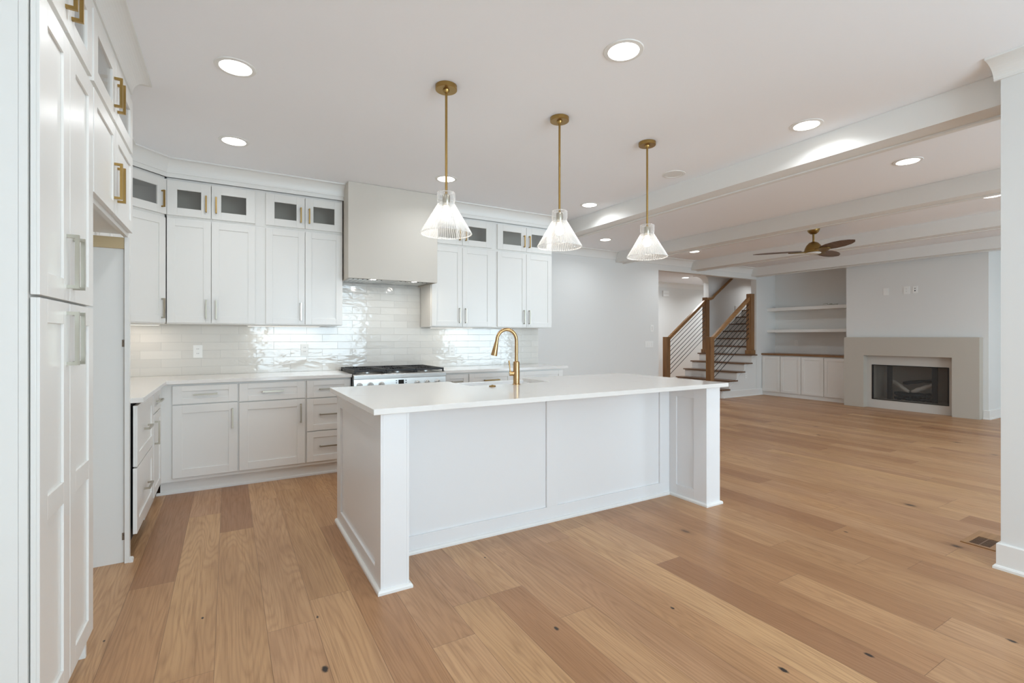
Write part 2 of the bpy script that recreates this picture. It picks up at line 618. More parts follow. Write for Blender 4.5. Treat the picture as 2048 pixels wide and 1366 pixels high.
def shaker_mid(w, h, mid0, mid1, rail=0.066, th=0.02, rec=0.008):
    m = shaker(w, h, rail, th, rec)
    m.box(rail, w - rail, 0, rec, mid0, mid1)
    return m


def glass_frame(w, h, rail=0.075, th=0.02):
    m = MB()
    m.box(0, rail, 0, th, 0, h)
    m.box(w - rail, w, 0, th, 0, h)
    m.box(rail, w - rail, 0, th, 0, rail * 0.92)
    m.box(rail, w - rail, 0, th, h - rail, h)
    return m


def pull(length, vertical=True, m='nickel', parent=None, x=0, z=0, proj=0.032):
    """square bar pull centred on (x, z) standing off the face y = 0"""
    b = MB()
    t = 0.0055
    if vertical:
        b.box(x - t, x + t, -proj, -proj + 2 * t, z - length / 2, z + length / 2)
        for s in (-1, 1):
            zz = z + s * (length / 2 - t)
            b.box(x - t, x + t, -proj + 2 * t, 0, zz - t, zz + t)
    else:
        b.box(x - length / 2, x + length / 2, -proj, -proj + 2 * t, z - t, z + t)
        for s in (-1, 1):
            xx = x + s * (length / 2 - t)
            b.box(xx - t, xx + t, -proj + 2 * t, 0, z - t, z + t)
    return b.build('handle', m, parent)


def add_front(root, kind, x0, x1, z0, z1, handle=None, hm='nickel', rail=0.057, hl=0.165, mid=None, hz=None):
    """kind door / drawer / glass; handle 'L'/'R' (vertical near that side), 'C' (horizontal centred)"""
    w, h = x1 - x0, z1 - z0
    if kind == 'glass':
        mb = glass_frame(w, h, 0.072)
    elif mid:
        mb = shaker_mid(w, h, mid[0], mid[1], rail)
    else:
        mb = shaker(w, h, rail)
    d = mb.build('drawer' if kind == 'drawer' else 'door', 'cabinet', root, bevel=0.0012, loc=(x0, -0.02, z0))
    if kind == 'glass':
        box(0.068, w - 0.068, 0.009, 0.013, 0.062, h - 0.068).build('glass_pane', 'pane', d)
    if handle in ('L', 'R'):
        hx = 0.035 if handle == 'L' else w - 0.035
        pull(hl, True, hm, d, hx, hz if hz is not None else h / 2)
    elif handle == 'C':
        pull(hl, False, hm, d, w / 2, hz if hz is not None else h / 2)
    return d


def carcass(root, w, dep, z0, z1, hollow=False, toe=0.0, name='body', fw=0.03, ply=False):
    m = MB()
    t = 0.018
    if hollow:
        m.box(0, t, 0.02, dep, z0, z1)
        m.box(w - t, w, 0.02, dep, z0, z1)
        m.box(t, w - t, dep - t, dep, z0, z1)
        m.box(t, w - t, 0.02, dep - t, z0, z0 + t)
        m.box(t, w - t, 0.02, dep - t, z1 - t, z1)
        # face frame
        m.box(0, fw, 0.0, 0.02, z0, z1)
        m.box(w - fw, w, 0.0, 0.02, z0, z1)
        m.box(fw, w - fw, 0.0, 0.02, z0, z0 + 0.03)
        m.box(fw, w - fw, 0.0, 0.02, z1 - 0.03, z1)
    else:
        m.box(0, w, 0, dep, z0 + (0.105 if toe else 0), z1)
        if toe:
            m.box(0, w, toe, dep, z0, z0 + 0.105)
    return m.build(name, 'cabinet', root)


def upper_pair(name_label_low, name_label_top, x0, x1, splits, hm_low, grp_low, grp_top):
    """one tall wall cabinet and its small glazed one above on the back wall"""
    w = x1 - x0
    lo = thing('wall_cabinet', name_label_low, 'cabinet', (x0, 4.97, 1.372), 0, grp_low)
    carcass(lo, w, 0.329, 0, 0.896)
    hi = thing('glass_cabinet', name_label_top, 'cabinet', (x0, 4.97, 2.269), 0, grp_top)
    carcass(hi, w, 0.329, 0, 0.33, hollow=True, fw=0.046)
    for i in range(2):
        a, b = splits[i] - x0 + 0.002, splits[i + 1] - x0 - 0.002
        add_front(lo, 'door', a, b, 0.008, 0.883, handle=None if (i == 1 and 0.9 < x1 < 1) else ('R' if i == 0 else 'L'), hm=hm_low, hz=0.118)
        add_front(hi, 'glass', a, b, 0.016, 0.307, handle='R' if i == 0 else 'L', hm='brass', hz=0.12, hl=0.14)
    return lo, hi


G1, G2 = 'white shaker wall cabinets of the back wall', 'glass-fronted cabinets under the ceiling'
upper_pair('tall white shaker wall cabinet next to the angled corner cabinet', 'small glass-fronted cabinet over the tall one next to the angled corner', -0.445, 0.252, (-0.445, -0.127, 0.213), 'nickel', G1, G2)
upper_pair('tall white shaker wall cabinet just left of the range hood', 'small glass-fronted cabinet just left of the range hood', 0.252, 0.972, (0.294, 0.628, 0.968), 'nickel', G1, G2)
upper_pair('tall white shaker wall cabinet just right of the range hood', 'small glass-fronted cabinet just right of the range hood, behind a pendant', 1.888, 2.668, (1.895, 2.259, 2.632), 'nickel', G1, G2)
upper_pair('white shaker wall cabinet at the right end, over the faucet', 'small glass-fronted cabinet at the right end of the row', 2.668, 3.48, (2.704, 3.102, 3.474), 'nickel', G1, G2)

# angled corner pair
DL = math.hypot(0.26, 0.26)
def corner_cab(name, label, z0, z1, hollow, grp):
    r = thing(name, label, 'cabinet', (-0.705, 4.69, z0), PI / 4, grp)
    h = z1 - z0
    # body outline in local coordinates of the rotated frame
    def L(x, y):
        dx, dy = x + 0.705, y - 4.69
        c, s = math.cos(-PI / 4), math.sin(-PI / 4)
        return (dx * c - dy * s, dx * s + dy * c)
    e = 0.014
    pts = [(-0.705, 4.69), (-0.445, 4.95), (-0.447, YW - 0.001), (XL + 0.001, YW - 0.001), (XL + 0.001, 4.692)]
    P = [L(*p) for p in pts]
    if not hollow:
        P[0] = (P[0][0], P[0][1] + 0.02); P[1] = (P[1][0], P[1][1] + 0.02)
        MB().prism(P, 2, 0, h).build('body', 'cabinet', r)
    else:
        m = MB()
        m.prism([(P[0][0], 0.04)] + [(P[1][0], 0.04)] + P[2:], 2, 0, 0.018)
        m.prism([(P[0][0], 0.04)] + [(P[1][0], 0.04)] + P[2:], 2, h - 0.018, h)
        for i in (1, 2, 3, 4):
            a, b = Vector(P[i]), Vector(P[(i + 1) % 5])
            d = (b - a).normalized(); n = Vector((-d.y, d.x)) * 0.016
            m.prism([tuple(a), tuple(b), tuple(b + n), tuple(a + n)], 2, 0.018, h - 0.018)
        m.box(0, 0.03, 0.02, 0.04, 0, h); m.box(DL - 0.03, DL, 0.02, 0.04, 0, h)
        m.box(0.03, DL - 0.03, 0.02, 0.04, 0, 0.03); m.box(0.03, DL - 0.03, 0.02, 0.04, h - 0.03, h)
        m.build('body', 'cabinet', r)
    return r
lo = corner_cab('corner_cabinet', 'tall white angled corner wall cabinet over the left counter', 1.372, 2.268, False, None)
d = add_front(lo, 'door', 0.006, DL - 0.006, 0.008, 0.883, handle='R', hm='nickel', hz=0.118)
d.location.y = 0.0
hi = corner_cab('corner_glass_cabinet', 'small angled glass-fronted corner cabinet with dark interior', 2.269, 2.60, True, G2)
d = add_front(hi, 'glass', 0.006, DL - 0.006, 0.016, 0.307, handle='R', hm='brass', hz=0.12, hl=0.14)
d.location.y = 0.0

# hidden left wall cabinet between the corner and the fridge bay
r = thing('wall_cabinet', 'white wall cabinet hidden behind the tall fridge side panel', 'cabinet', (-0.705, 3.45, 1.372), PI / 2, None)
carcass(r, 1.238, 0.349, 0, 1.228)
for i in range(3):
    add_front(r, 'door', 0.01 + i * 0.41, 0.41 + i * 0.41, 0.008, 0.883, handle='R', hz=0.118)

# ------------------------------------------------------------------ base cabinets of the back wall
YB = 4.695
def base(label, x0, x1, grp='white base cabinets of the back wall', w_toe=0.045):
    r = thing('base_cabinet', label, 'cabinet', (x0, YB, 0), 0, grp)
    carcass(r, x1 - x0, YW - YB - 0.001, 0, 0.884, toe=w_toe)
    return r
def fr(r, kind, x0, x1, z0, z1, **k):
    ox = r.location.x
    add_front(r, kind, x0 - ox, x1 - ox, z0, z1, **k)
r = base('white base cabinet in the corner, one drawer over one door', -0.466, 0.073)
fr(r, 'drawer', -0.383, 0.067, 0.722, 0.868, handle='C', rail=0.065)
fr(r, 'door', -0.383, 0.067, 0.135, 0.714, handle='R', hz=0.448, rail=0.065)
r = base('white base cabinet left of the three-drawer stack, one drawer over one door', 0.073, 0.600)
fr(r, 'drawer', 0.080, 0.593, 0.716, 0.868, handle='C', rail=0.065)
fr(r, 'door', 0.080, 0.593, 0.135, 0.708, handle='R', hz=0.448, rail=0.065)
r = base('white three-drawer base cabinet just left of the steel range', 0.600, 0.996)
fr(r, 'drawer', 0.609, 0.985, 0.712, 0.868, handle='C', rail=0.055)
fr(r, 'drawer', 0.609, 0.985, 0.414, 0.704, handle='C', rail=0.055)
fr(r, 'drawer', 0.609, 0.985, 0.135, 0.406, handle='C', rail=0.055)
r = base('narrow white base cabinet just right of the steel range', 1.925, 2.205)
fr(r, 'drawer', 1.935, 2.199, 0.716, 0.868, handle='C', rail=0.055, hl=0.12)
fr(r, 'door', 1.935, 2.199, 0.135, 0.708, handle='L', hz=0.448)
r = base('white base cabinet behind the faucet, right of the narrow one', 2.205, 2.83)
fr(r, 'drawer', 2.212, 2.745, 0.716, 0.868, handle='C', rail=0.06, hl=0.185, hm='brass_dark')
fr(r, 'door', 2.212, 2.745, 0.135, 0.708, handle='L', hz=0.448)
r = base('white base cabinet at the right end of the back counter', 2.83, 3.455)
fr(r, 'drawer', 2.84, 3.44, 0.716, 0.868, handle='C', rail=0.06)
fr(r, 'door', 2.84, 3.44, 0.135, 0.708, handle='L', hz=0.448)
struct('baseboard_back', MB().sweep([(-0.492, YB + 0.045), (0.997, YB + 0.045)], [(0, 0), (0.016, 0), (0.016, 0.014), (0.010, 0.02), (0, 0.02)]), 'trim')

# ------------------------------------------------------------------ left run (faces +x): rotated by 90 degrees, local x = world y
LXF = -0.467
r = thing('base_cabinet', 'white base cabinet in the left corner, drawer over narrow door with silver handles', 'cabinet', (LXF, 4.16, 0), PI / 2)
carcass(r, 4.739 - 4.16, 0.587, 0, 0.884, toe=0.03)
add_front(r, 'drawer', 0.02, 0.43, 0.722, 0.868, handle='C', rail=0.055)
add_front(r, 'door', 0.02, 0.43, 0.135, 0.714, handle='L', hz=0.45, rail=0.055)
bx = thing('base_cabinet', 'white blind corner base cabinet joining the two counters', 'cabinet', (LXF - 0.002, 4.741, 0), PI / 2)
MB().box(0.0, YW - 4.742, 0.03, 0.585, 0, 0.884).build('body', 'cabinet', bx)
r = thing('drawer_refrigerator', 'panel-fronted undercounter appliance with two large white drawers and dark side gap', 'appliance', (LXF, 3.452, 0), PI / 2)
box(0.004, 0.70, 0.012, 0.585, 0.10, 0.872).build('body', 'dark', r)
box(0.004, 0.70, 0.055, 0.585, 0.0, 0.0995).build('base', 'dark', r)
add_front(r, 'drawer', 0.012, 0.69, 0.52, 0.868, handle='C', rail=0.07)
add_front(r, 'drawer', 0.006, 0.69, 0.14, 0.512, handle='C', rail=0.07)

# tall fridge side panel
r = thing('fridge_side_panel', 'tall white end panel between the fridge bay and the left counter', 'panel', (0, 0, 0))
box(XL + 0.001, -0.498, 3.437, 3.450, 0, 1.815).build('panel', 'cabinet', r)
box(-0.498, -0.476, 3.415, 3.450, 0, 1.815).build('front_stile', 'cabinet', r)
for z, b in ((1.225, 0), (0.145, 1)):
    o = box(-0.512, -0.4985, 3.4345, 3.4368, z - 0.02, z + 0.02).build('clip', 'clip', r)
    MB().lathe([(0.0022, 0), (0.0022, 0.001)], 10, axis='Y', center=(-0.505, 3.4335, z + 0.008)).build('screw', 'slot', o)
MB().sweep([(-0.476, 3.41), (-0.476, 3.445)], [(0, 0), (0.016, 0), (0.016, 0.014), (0.012, 0.022), (0, 0.024)]).build('shoe_mould', 'trim', r)
box(XL + 0.001, -0.499, 3.422, 3.4365, 1.752, 1.814).build('cleat', 'ply', r)

# fridge-top cabinets (bridge) : lower pair of doors and glazed pair above
r = thing('bridge_cabinet', 'white cabinet bridging the empty fridge bay, two doors with long brass handles', 'cabinet', (FX - 0.02, 2.505, 1.835), PI / 2)
carcass(r, 0.94, 0.571, 0, 0.43)
box(0.02, 0.92, 0.0, 0.02, -0.018, -0.0005).build('bottom_rail', 'cabinet', r)
add_front(r, 'door', 0.012, 0.448, 0.006, 0.425, handle='R', hm='brass', hz=0.155, hl=0.17)
add_front(r, 'door', 0.455, 0.920, 0.006, 0.425, handle='L', hm='brass', hz=0.155, hl=0.17)
r = thing('bridge_glass_cabinet', 'small glass-fronted cabinet over the fridge bay, brass handles paired', 'cabinet', (FX - 0.02, 2.505, 2.267), PI / 2, G2)
carcass(r, 0.94, 0.571, 0, 0.333, hollow=True)
add_front(r, 'glass', 0.012, 0.448, 0.018, 0.31, handle='R', hm='brass', hz=0.13, hl=0.14)
add_front(r, 'glass', 0.455, 0.920, 0.018, 0.31, handle='L', hm='brass', hz=0.13, hl=0.14)

# pantry
r = thing('pantry_cabinet', 'tall white pantry cabinet at the left edge, four long doors', 'cabinet', (FX - 0.02, 1.85, 0), PI / 2)
m = MB()
m.box(0.0, 0.652, 0.0195, 0.571, 0.105, 2.262)
m.box(-0.001, 0.652, 0.0, 0.0185, 0.105, 2.262)
m.box(0.004, 0.648, 0.0185, 0.0195, 0.105, 2.262)
m.box(0.012, 0.635, 0.045, 0.571, 0, 0.105)
m.box(0, 0.012, 0, 0.571, 0, 0.105)
m.box(0.635, 0.652, 0.0, 0.571, 0, 0.105)
m.build('body', 'cabinet', r)
MB().sweep([(0.66, 0.045), (0.012, 0.045)][::-1], [(0, 0), (0.016, 0), (0.016, 0.014), (0.012, 0.022), (0, 0.024)]).build('shoe_mould', 'trim', r)
for (a, b, s) in ((0.006, 0.308, 'R'), (0.312, 0.634, 'L')):
    add_front(r, 'door', a, b, 0.11, 1.372, handle=s, hm='nickel', rail=0.07, mid=(0.61, 0.68), hz=1.145, hl=0.178)
    add_front(r, 'door', a, b, 1.380, 2.250, handle=s, hm='nickel', rail=0.07, hz=0.13, hl=0.178)
for ch in r.children:
    if ch.name.startswith('door'):
        ch.location.y = -0.0235
        for zz in ((0.12, 0.95) if ch.location.z < 1 else (0.10, 0.72)):
            hh = box(0.02, 0.06, 0.0202, 0.0234, zz, zz + 0.06).build('hinge', 'dark', ch)
r = thing('pantry_glass_cabinet', 'glass-fronted cabinet on top of the tall pantry, cut by the picture top', 'cabinet', (FX - 0.02, 1.85, 2.263), PI / 2, G2)
carcass(r, 0.652, 0.571, 0, 0.337, hollow=True)
add_front(r, 'glass', 0.006, 0.308, 0.022, 0.314, handle='R', hm='brass', hz=0.13, hl=0.14)
add_front(r, 'glass', 0.312, 0.634, 0.022, 0.314, handle='L', hm='brass', hz=0.13, hl=0.14)

# ------------------------------------------------------------------ counters and backsplash
m = MB().prism([(XL + 0.001, 3.452), (-0.418, 3.452), (-0.418, 4.652), (0.996, 4.652), (0.996, YW - 0.012), (XL + 0.001, YW - 0.012)], 2, 0.885, 0.914)
tag(m.build('countertop', 'quartz', bevel=0.002), 'L-shaped white quartz countertop in the left kitchen corner', 'countertop')
tag(box(1.922, 3.505, 4.652, YW - 0.012, 0.885, 0.914).build('countertop', 'quartz', bevel=0.002), 'straight white quartz countertop right of the range, with free right end', 'countertop')
m = box(XL + 0.012, 3.492, YW - 0.011, YW - 0.001, 0.914, 1.371)
m.box(0.974, 1.886, YW - 0.011, YW - 0.001, 1.371, 1.835)
tag(m.build('backsplash', 'tile'), 'glossy handmade white subway tile backsplash on the back wall', 'backsplash')

# ------------------------------------------------------------------ range hood
HX0, HX1, HY, HZ = 0.982, 1.882, 4.75, 1.822
r = thing('range_hood', 'large plain greige plastered range hood reaching the ceiling', 'range hood', (HX0, HY, HZ))
W = HX1 - HX0
m = MB()
m.box(0, W, 0, 0.02, 0, CEIL - HZ - 0.001)
m.box(0, 0.02, 0.02, YW - HY - 0.012, 0, CEIL - HZ - 0.001)
m.box(W - 0.02, W, 0.02, YW - HY - 0.012, 0, CEIL - HZ - 0.001)
m.box(0.02, W - 0.02, 0.02, YW - HY - 0.012, 0.06, 0.09)
m.build('shell', 'hood', r, bevel=0.004)
ins = box(0.021, W - 0.021, 0.021, 0.46, 0.012, 0.03).build('steel_insert', 'steel', r)
for (a, b) in ((0.04, 0.36), (0.52, 0.84)):
    n = 7
    g = MB()
    for k in range(n):
        x = a + (b - a) * k / n
        g.prism([(x, 0.011), (x + 0.030, 0.004), (x + 0.031, 0.007), (x + 0.002, 0.0118)], 1, 0.13, 0.43)
    g.build('baffle_filter', 'steel', r)
    g = MB()
    for k in range(n):
        x = a + (b - a) * (k + 0.72) / n
        g.box(x, x + 0.013, 0.13, 0.43, 0.0105, 0.0118)
    g.build('baffle_slot', 'dark', r)
for x in (0.26, 0.68):
    MB().lathe([(0.026, 0.0), (0.026, 0.004)], 20, center=(x, 0.085, 0.007)).build('hood_lamp', 'lamp', r)
    area_light('hood_light', (HX0 + x, HY + 0.085, HZ + 0.0), 0.04, 1.2, (1, 0.93, 0.82))

# ------------------------------------------------------------------ range
RX0, RX1 = 1.001, 1.918
r = thing('gas_range', 'stainless steel gas range with black grates and front knobs', 'range', (RX0, 4.60, 0))
W = RX1 - RX0
m = MB()
m.box(0.002, W - 0.002, 0.03, 0.685, 0.10, 0.893)
m.box(0.01, W - 0.01, 0.06, 0.68, 0.0, 0.10)
m.build('body', 'steel', r)
MB().prism([(0.0, 0.862), (0.0, 0.900), (0.006, 0.908), (0.03, 0.910), (0.685, 0.910), (0.685, 0.894), (0.03, 0.894), (0.03, 0.862)], 0, 0, W).build('cooktop', 'steel', r, bevel=0.003)
MB().prism([(0.003, 0.775), (0.010, 0.861), (0.0295, 0.861), (0.0295, 0.775)], 0, 0.004, W - 0.004).build('control_panel', 'steel', r)
pd = MB()
pd.box(0.02, W - 0.02, -0.004, 0.029, 0.17, 0.755)
od = pd.build('oven_door', 'steel', r, bevel=0.003)
box(0.16, W - 0.16, -0.006, -0.0045, 0.30, 0.62).build('oven_window', 'black', od)
MB().tube([(0.06, -0.05, 0.70), (W - 0.06, -0.05, 0.70)], 0.012).tube([(0.08, -0.05, 0.70), (0.08, -0.004, 0.70)], 0.008).tube([(W - 0.08, -0.05, 0.70), (W - 0.08, -0.004, 0.70)], 0.008).build('oven_handle', 'steel', od, smooth=True)
for x in (0.053, 0.155, 0.258, 0.612, 0.712, 0.822):
    k = MB().lathe([(0.027, 0.0), (0.027, -0.008), (0.021, -0.010), (0.020, -0.032), (0.016, -0.037)], 28, axis='Y', center=(x, 0.004, 0.808)).build('knob', 'steel', r, smooth=True)
    box(x - 0.004, x + 0.004, -0.040, -0.034, 0.790, 0.826).build('knob_grip', 'steel', k)
MB().prism([(0.002, 0.806), (0.0045, 0.846), (0.0085, 0.846), (0.0065, 0.806)], 0, 0.423, 0.476).build('display', 'black', r)
m = MB()
for (x, z) in ((0.402, 0.838), (0.402, 0.818), (0.497, 0.838), (0.497, 0.818)):
    m.lathe([(0.005, 0.004), (0.005, -0.001)], 12, axis='Y', center=(x, 0.003, z))
m.build('panel_button', 'iron', r)
for g in range(3):
    x0 = 0.012 + g * 0.2985
    x1 = x0 + 0.293
    m = MB()
    zt, zb = 0.948, 0.930
    m.box(x0, x1, 0.03, 0.045, zb, zt); m.box(x0, x1, 0.635, 0.65, zb, zt)
    m.box(x0, x0 + 0.012, 0.045, 0.635, zb, zt); m.box(x1 - 0.012, x1, 0.045, 0.635, zb, zt)
    m.box(x0 + 0.012, x1 - 0.012, 0.333, 0.347, zb, zt)
    xm = (x0 + x1) / 2
    for yc in (0.19, 0.49):
        for k in range(-5, 6):
            if k == 0: continue
            xx = xm + k * 0.0245
            half = 0.143
            if abs(k) > 2:
                m.box(xx - 0.0045, xx + 0.0045, yc - half, yc + half, zb, zt)
            else:
                for s in (-1, 1):
                    m.box(xx - 0.0045, xx + 0.0045, yc + s * 0.075, yc + s * half, zb, zt)
        m.box(xm - 0.0045, xm + 0.0045, yc - half, yc - 0.05, zb, zt)
        m.box(xm - 0.0045, xm + 0.0045, yc + 0.05, yc + half, zb, zt)
    for (fx, fy) in ((x0, 0.03), (x1 - 0.012, 0.03), (x0, 0.635), (x1 - 0.012, 0.635)):
        m.box(fx, fx + 0.012, fy, fy + 0.015, 0.9105, zb)
    m.build('grate', 'iron', r)
    for yc in (0.19, 0.49):
        b = MB().lathe([(0.05, 0), (0.05, 0.010), (0.040, 0.014)], 24, center=(xm, yc, 0.9105)).build('burner', 'steel', r, smooth=True)
        MB().lathe([(0.034, 0), (0.036, 0.006), (0.030, 0.010)], 24, center=(xm, yc, 0.9252)).build('burner_cap', 'iron', b, smooth=True)

# ------------------------------------------------------------------ island
r = thing('kitchen_island', 'white panelled kitchen island with square end legs and shoe moulding', 'island', (0, 0, 0))
IX0, IX1, IY0, IY1, IYR = 0.643, 3.213, 2.370, 3.465, 2.720
# recessed front panel wall: back board plus frame
m = MB()
m.box(0.785, 3.060, IYR + 0.014, IYR + 0.03, 0, 0.884)
f = 0.014
zb, zt = 0.101, 0.792
m.box(0.785, 3.060, IYR, IYR + f, 0, zb)
m.box(0.785, 3.060, IYR, IYR + f, zt + 0.03, 0.884)
m.box(0.785, 0.800, IYR, IYR + f, zb, zt + 0.03)
m.box(1.867, 1.955, IYR, IYR + f, zb, zt + 0.03)
m.box(2.952, 3.060, IYR, IYR + f, zb, zt + 0.03)
m.build('front_panel', 'island', r, bevel=0.001)
def endpanel(x_out, x_in, outer):
    """solid end wall; a framed recess on the outer face and (legs) on the inner face"""
    m = MB()
    a, b = min(x_out, x_in), max(x_out, x_in)
    s = 1 if x_in > x_out else -1
    core0, core1 = x_out + s * 0.012, x_in - s * 0.012
    m.box(core0, core1, IY0, IY1, 0, 0.884)
    # outer frame
    fr_ = (x_out, core0)
    m.box(*fr_, IY0, 2.478, 0, 0.884); m.box(*fr_, 3.355, IY1, 0, 0.884)
    m.box(*fr_, 2.478, 3.355, 0, 0.095); m.box(*fr_, 2.478, 3.355, 0.79, 0.884)
    # inner face (only in front of the recessed panel)
    g = (core1, x_in)
    m.box(*g, IY0, 2.484, 0, 0.884); m.box(*g, 2.652, IYR, 0, 0.884)
    m.box(*g, 2.484, 2.652, 0, 0.096); m.box(*g, 2.484, 2.652, 0.793, 0.884)
    return m
endpanel(IX0, 0.787, True).build('leg', 'island', r, bevel=0.0012)
endpanel(IX1, 3.060, True).build('leg', 'island', r, bevel=0.0012)
m = MB()
m.box(0.775, 1.455, IYR + 0.031, IY1, 0.105, 0.884); m.box(2.175, 3.072, IYR + 0.031, IY1, 0.105, 0.884)
m.box(1.455, 2.175, IYR + 0.031, IY1, 0.105, 0.60)
m.box(0.775, 3.072, IYR + 0.031, IY1 - 0.06, 0, 0.105)
m.build('body', 'island', r)
SH = [(0, 0), (0.016, 0), (0.016, 0.012), (0.013, 0.018), (0.006, 0.022), (0, 0.022)]
m = MB()
m.sweep([(IX0, IY1), (IX0, IY0), (0.787, IY0), (0.787, IYR), (3.060, IYR), (3.060, IY0), (IX1, IY0), (IX1, IY1)], SH)
m.build('shoe_moulding', 'trim', r)
for (a, b, h) in ((0.80, 1.12, 'L'), (1.125, 1.445, 'R'), (2.185, 2.60, 'L'), (2.605, 3.05, 'R')):
    d = shaker(b - a, 0.74).build('door', 'island', r, loc=(b, IY1 + 0.021, 0.13), bevel=0.001)
    d.rotation_euler = (0, 0, PI)
    pull(0.165, True, 'nickel', d, 0.035 if h == 'R' else (b - a) - 0.035, 0.6)
for (a, b, h) in ((1.46, 1.812, 'L'), (1.818, 2.17, 'R')):
    d = shaker(b - a, 0.46).build('door', 'island', r, loc=(b, IY1 + 0.021, 0.13), bevel=0.001)
    d.rotation_euler = (0, 0, PI)
    pull(0.165, True, 'nickel', d, 0.035 if h == 'R' else (b - a) - 0.035, 0.36)

SX0, SX1, SYN = 1.475, 2.150, 3.095
m = MB().prism([(0.600, 2.330), (3.262, 2.330), (3.262, 3.495), (SX1, 3.495), (SX1, SYN), (SX0, SYN), (SX0, 3.495), (0.600, 3.495)], 2, 0.885, 0.914)
tag(m.build('island_countertop', 'quartz', bevel=0.002), 'large white quartz slab on the island with a sink cut-out', 'countertop')
# apron sink
r = thing('apron_sink', 'white apron-front sink set into the far side of the island', 'sink', (0, 0, 0))
m = MB()
a0, a1, b0, b1, zb, zt = SX0 - 0.008, SX1 + 0.008, SYN - 0.008, 3.515, 0.63, 0.8835
zf = 0.898
m.box(a0, a1, b0, b0 + 0.018, zb, zt)
m.box(a0, a0 + 0.018, b0 + 0.018, 3.494, zb, zt); m.box(a1 - 0.018, a1, b0 + 0.018, 3.494, zb, zt)
m.box(SX0 + 0.002, SX1 - 0.002, 3.475, b1, zb, zf)
m.box(a0, a1, b0, b1 - 0.02, zb - 0.02, zb)
m.build('basin', 'fireclay', r, bevel=0.003)
MB().lathe([(0.045, 0.0), (0.045, 0.003), (0.03, 0.004)], 24, center=(1.81, 3.28, zb)).build('drain', 'faucet', r)
# faucet
FXc, FY = 1.812, 3.03
r = thing('kitchen_faucet', 'brass gooseneck pull-down faucet with side lever on the island', 'faucet', (FXc, FY, 0.914), math.radians(-20))
MB().lathe([(0.029, 0), (0.029, 0.004), (0.0235, 0.008), (0.0235, 0.158), (0.0215, 0.166), (0.0155, 0.170)], 32, center=(0, 0, 0.0)).build('body', 'faucet', r, smooth=True)
R_ = 0.0715
pts = [(0, 0, 0.165), (0, 0, 0.32)]
for i in range(1, 17):
    a = PI * i / 16 * 0.93
    pts.append((-R_ + R_ * math.cos(a), 0, 0.32 + R_ * 1.12 * math.sin(a)))
lx, lz = pts[-1][0], pts[-1][2]
pts.append((lx - 0.005, 0, lz - 0.03))
nk = MB().tube(pts, 0.0125, 16).build('neck', 'faucet', r, smooth=True)
e = Vector((lx - 0.005, 0, lz - 0.03))
dr = Vector((-0.20, 0, -1)).normalized()
MB().tube([e, e + dr * 0.008, e + dr * 0.012, e + dr * 0.09, e + dr * 0.098], [0.0145, 0.0145, 0.015, 0.0235, 0.0225], 20).build('spray_head', 'faucet', r, smooth=True)
MB().tube([(-0.02, 0, 0.080), (-0.052, 0, 0.080)], 0.017, 20).build('valve', 'faucet', r, smooth=True)
MB().tube([(-0.046, 0, 0.095), (-0.048, 0, 0.12), (-0.055, 0, 0.175)], [0.005, 0.0045, 0.0065], 12).build('lever', 'faucet', r, smooth=True)
# drain stopper lying on the slab
r = thing('sink_strainer', 'small round brass ring lying on the island slab left of the faucet', 'strainer', (1.590, 2.985, 0.914))
MB().lathe([(0.016, 0), (0.023, 0.0), (0.024, 0.004), (0.021, 0.008), (0.017, 0.008), (0.016, 0.0)], 28, closed=True).build('ring', 'brass_dark', r, smooth=True)
m = MB()
m.lathe([(0.006, 0.001), (0.006, 0.012), (0.004, 0.013)], 12)
m.box(-0.016, 0.016, -0.0015, 0.0015, 0.002, 0.005)
m.box(-0.0015, 0.0015, -0.016, 0.016, 0.002, 0.005)
m.build('knob', 'brass_dark', r)

# ------------------------------------------------------------------ pendants
PX = (1.112, 1.935, 2.757)
PLAB = ['brass pendant lamp with ribbed glass cone shade nearest the range hood', 'brass pendant lamp with ribbed glass cone shade in the middle of the island row', 'brass pendant lamp with ribbed glass cone shade nearest the living room']
def make_pendant():
    r = thing('pendant_lamp', PLAB[0], 'pendant lamp', (PX[0], 2.667, CEIL), 0, 'three glass pendants over the island')
    MB().lathe([(0.0635, -0.0005), (0.0635, -0.024), (0.061, -0.026), (0.02, -0.026), (0.018, -0.034), (0.012, -0.042)], 40).build('canopy', 'brass', r, smooth=True)
    MB().tube([(0, 0, -0.04), (0, 0, -0.655)], 0.0072, 14).build('rod', 'brass', r, smooth=True)
    MB().lathe([(0.010, -0.640), (0.021, -0.645), (0.023, -0.652), (0.023, -0.705), (0.020, -0.710)], 24).build('socket', 'nickel', r, smooth=True)
    # outer and inner surfaces of the glass
    prof = [(0.0125, -0.628), (0.046, -0.628), (0.052, -0.631), (0.0535, -0.638), (0.0535, -0.680), (0.0495, -0.690), (0.0500, -0.700)]
    m = MB().lathe(prof, 96, closed=True)
    cone = [(0.0500, -0.700), (0.072, -0.738), (0.098, -0.784), (0.124, -0.828), (0.148, -0.870)]
    m.lathe(cone, 128, rib=0.03, closed=True)
    m.lathe([(0.146, -0.870), (0.151, -0.8695), (0.1525, -0.8735), (0.150, -0.8765), (0.1455, -0.8755), (0.146, -0.870)], 88, closed=True)
    m.build('glass_shade', 'shade', r, smooth=False)
    MB().lathe([(0.012, -0.710), (0.016, -0.722), (0.027, -0.745), (0.030, -0.762), (0.027, -0.780), (0.015, -0.791), (0.004, -0.794)], 24).build('bulb', 'bulb', r, smooth=True)
    return r
pend = make_pendant()
for i in range(1, 3):
    c = copy_tree(pend)
    c.location.x = PX[i]
    c['label'] = PLAB[i]
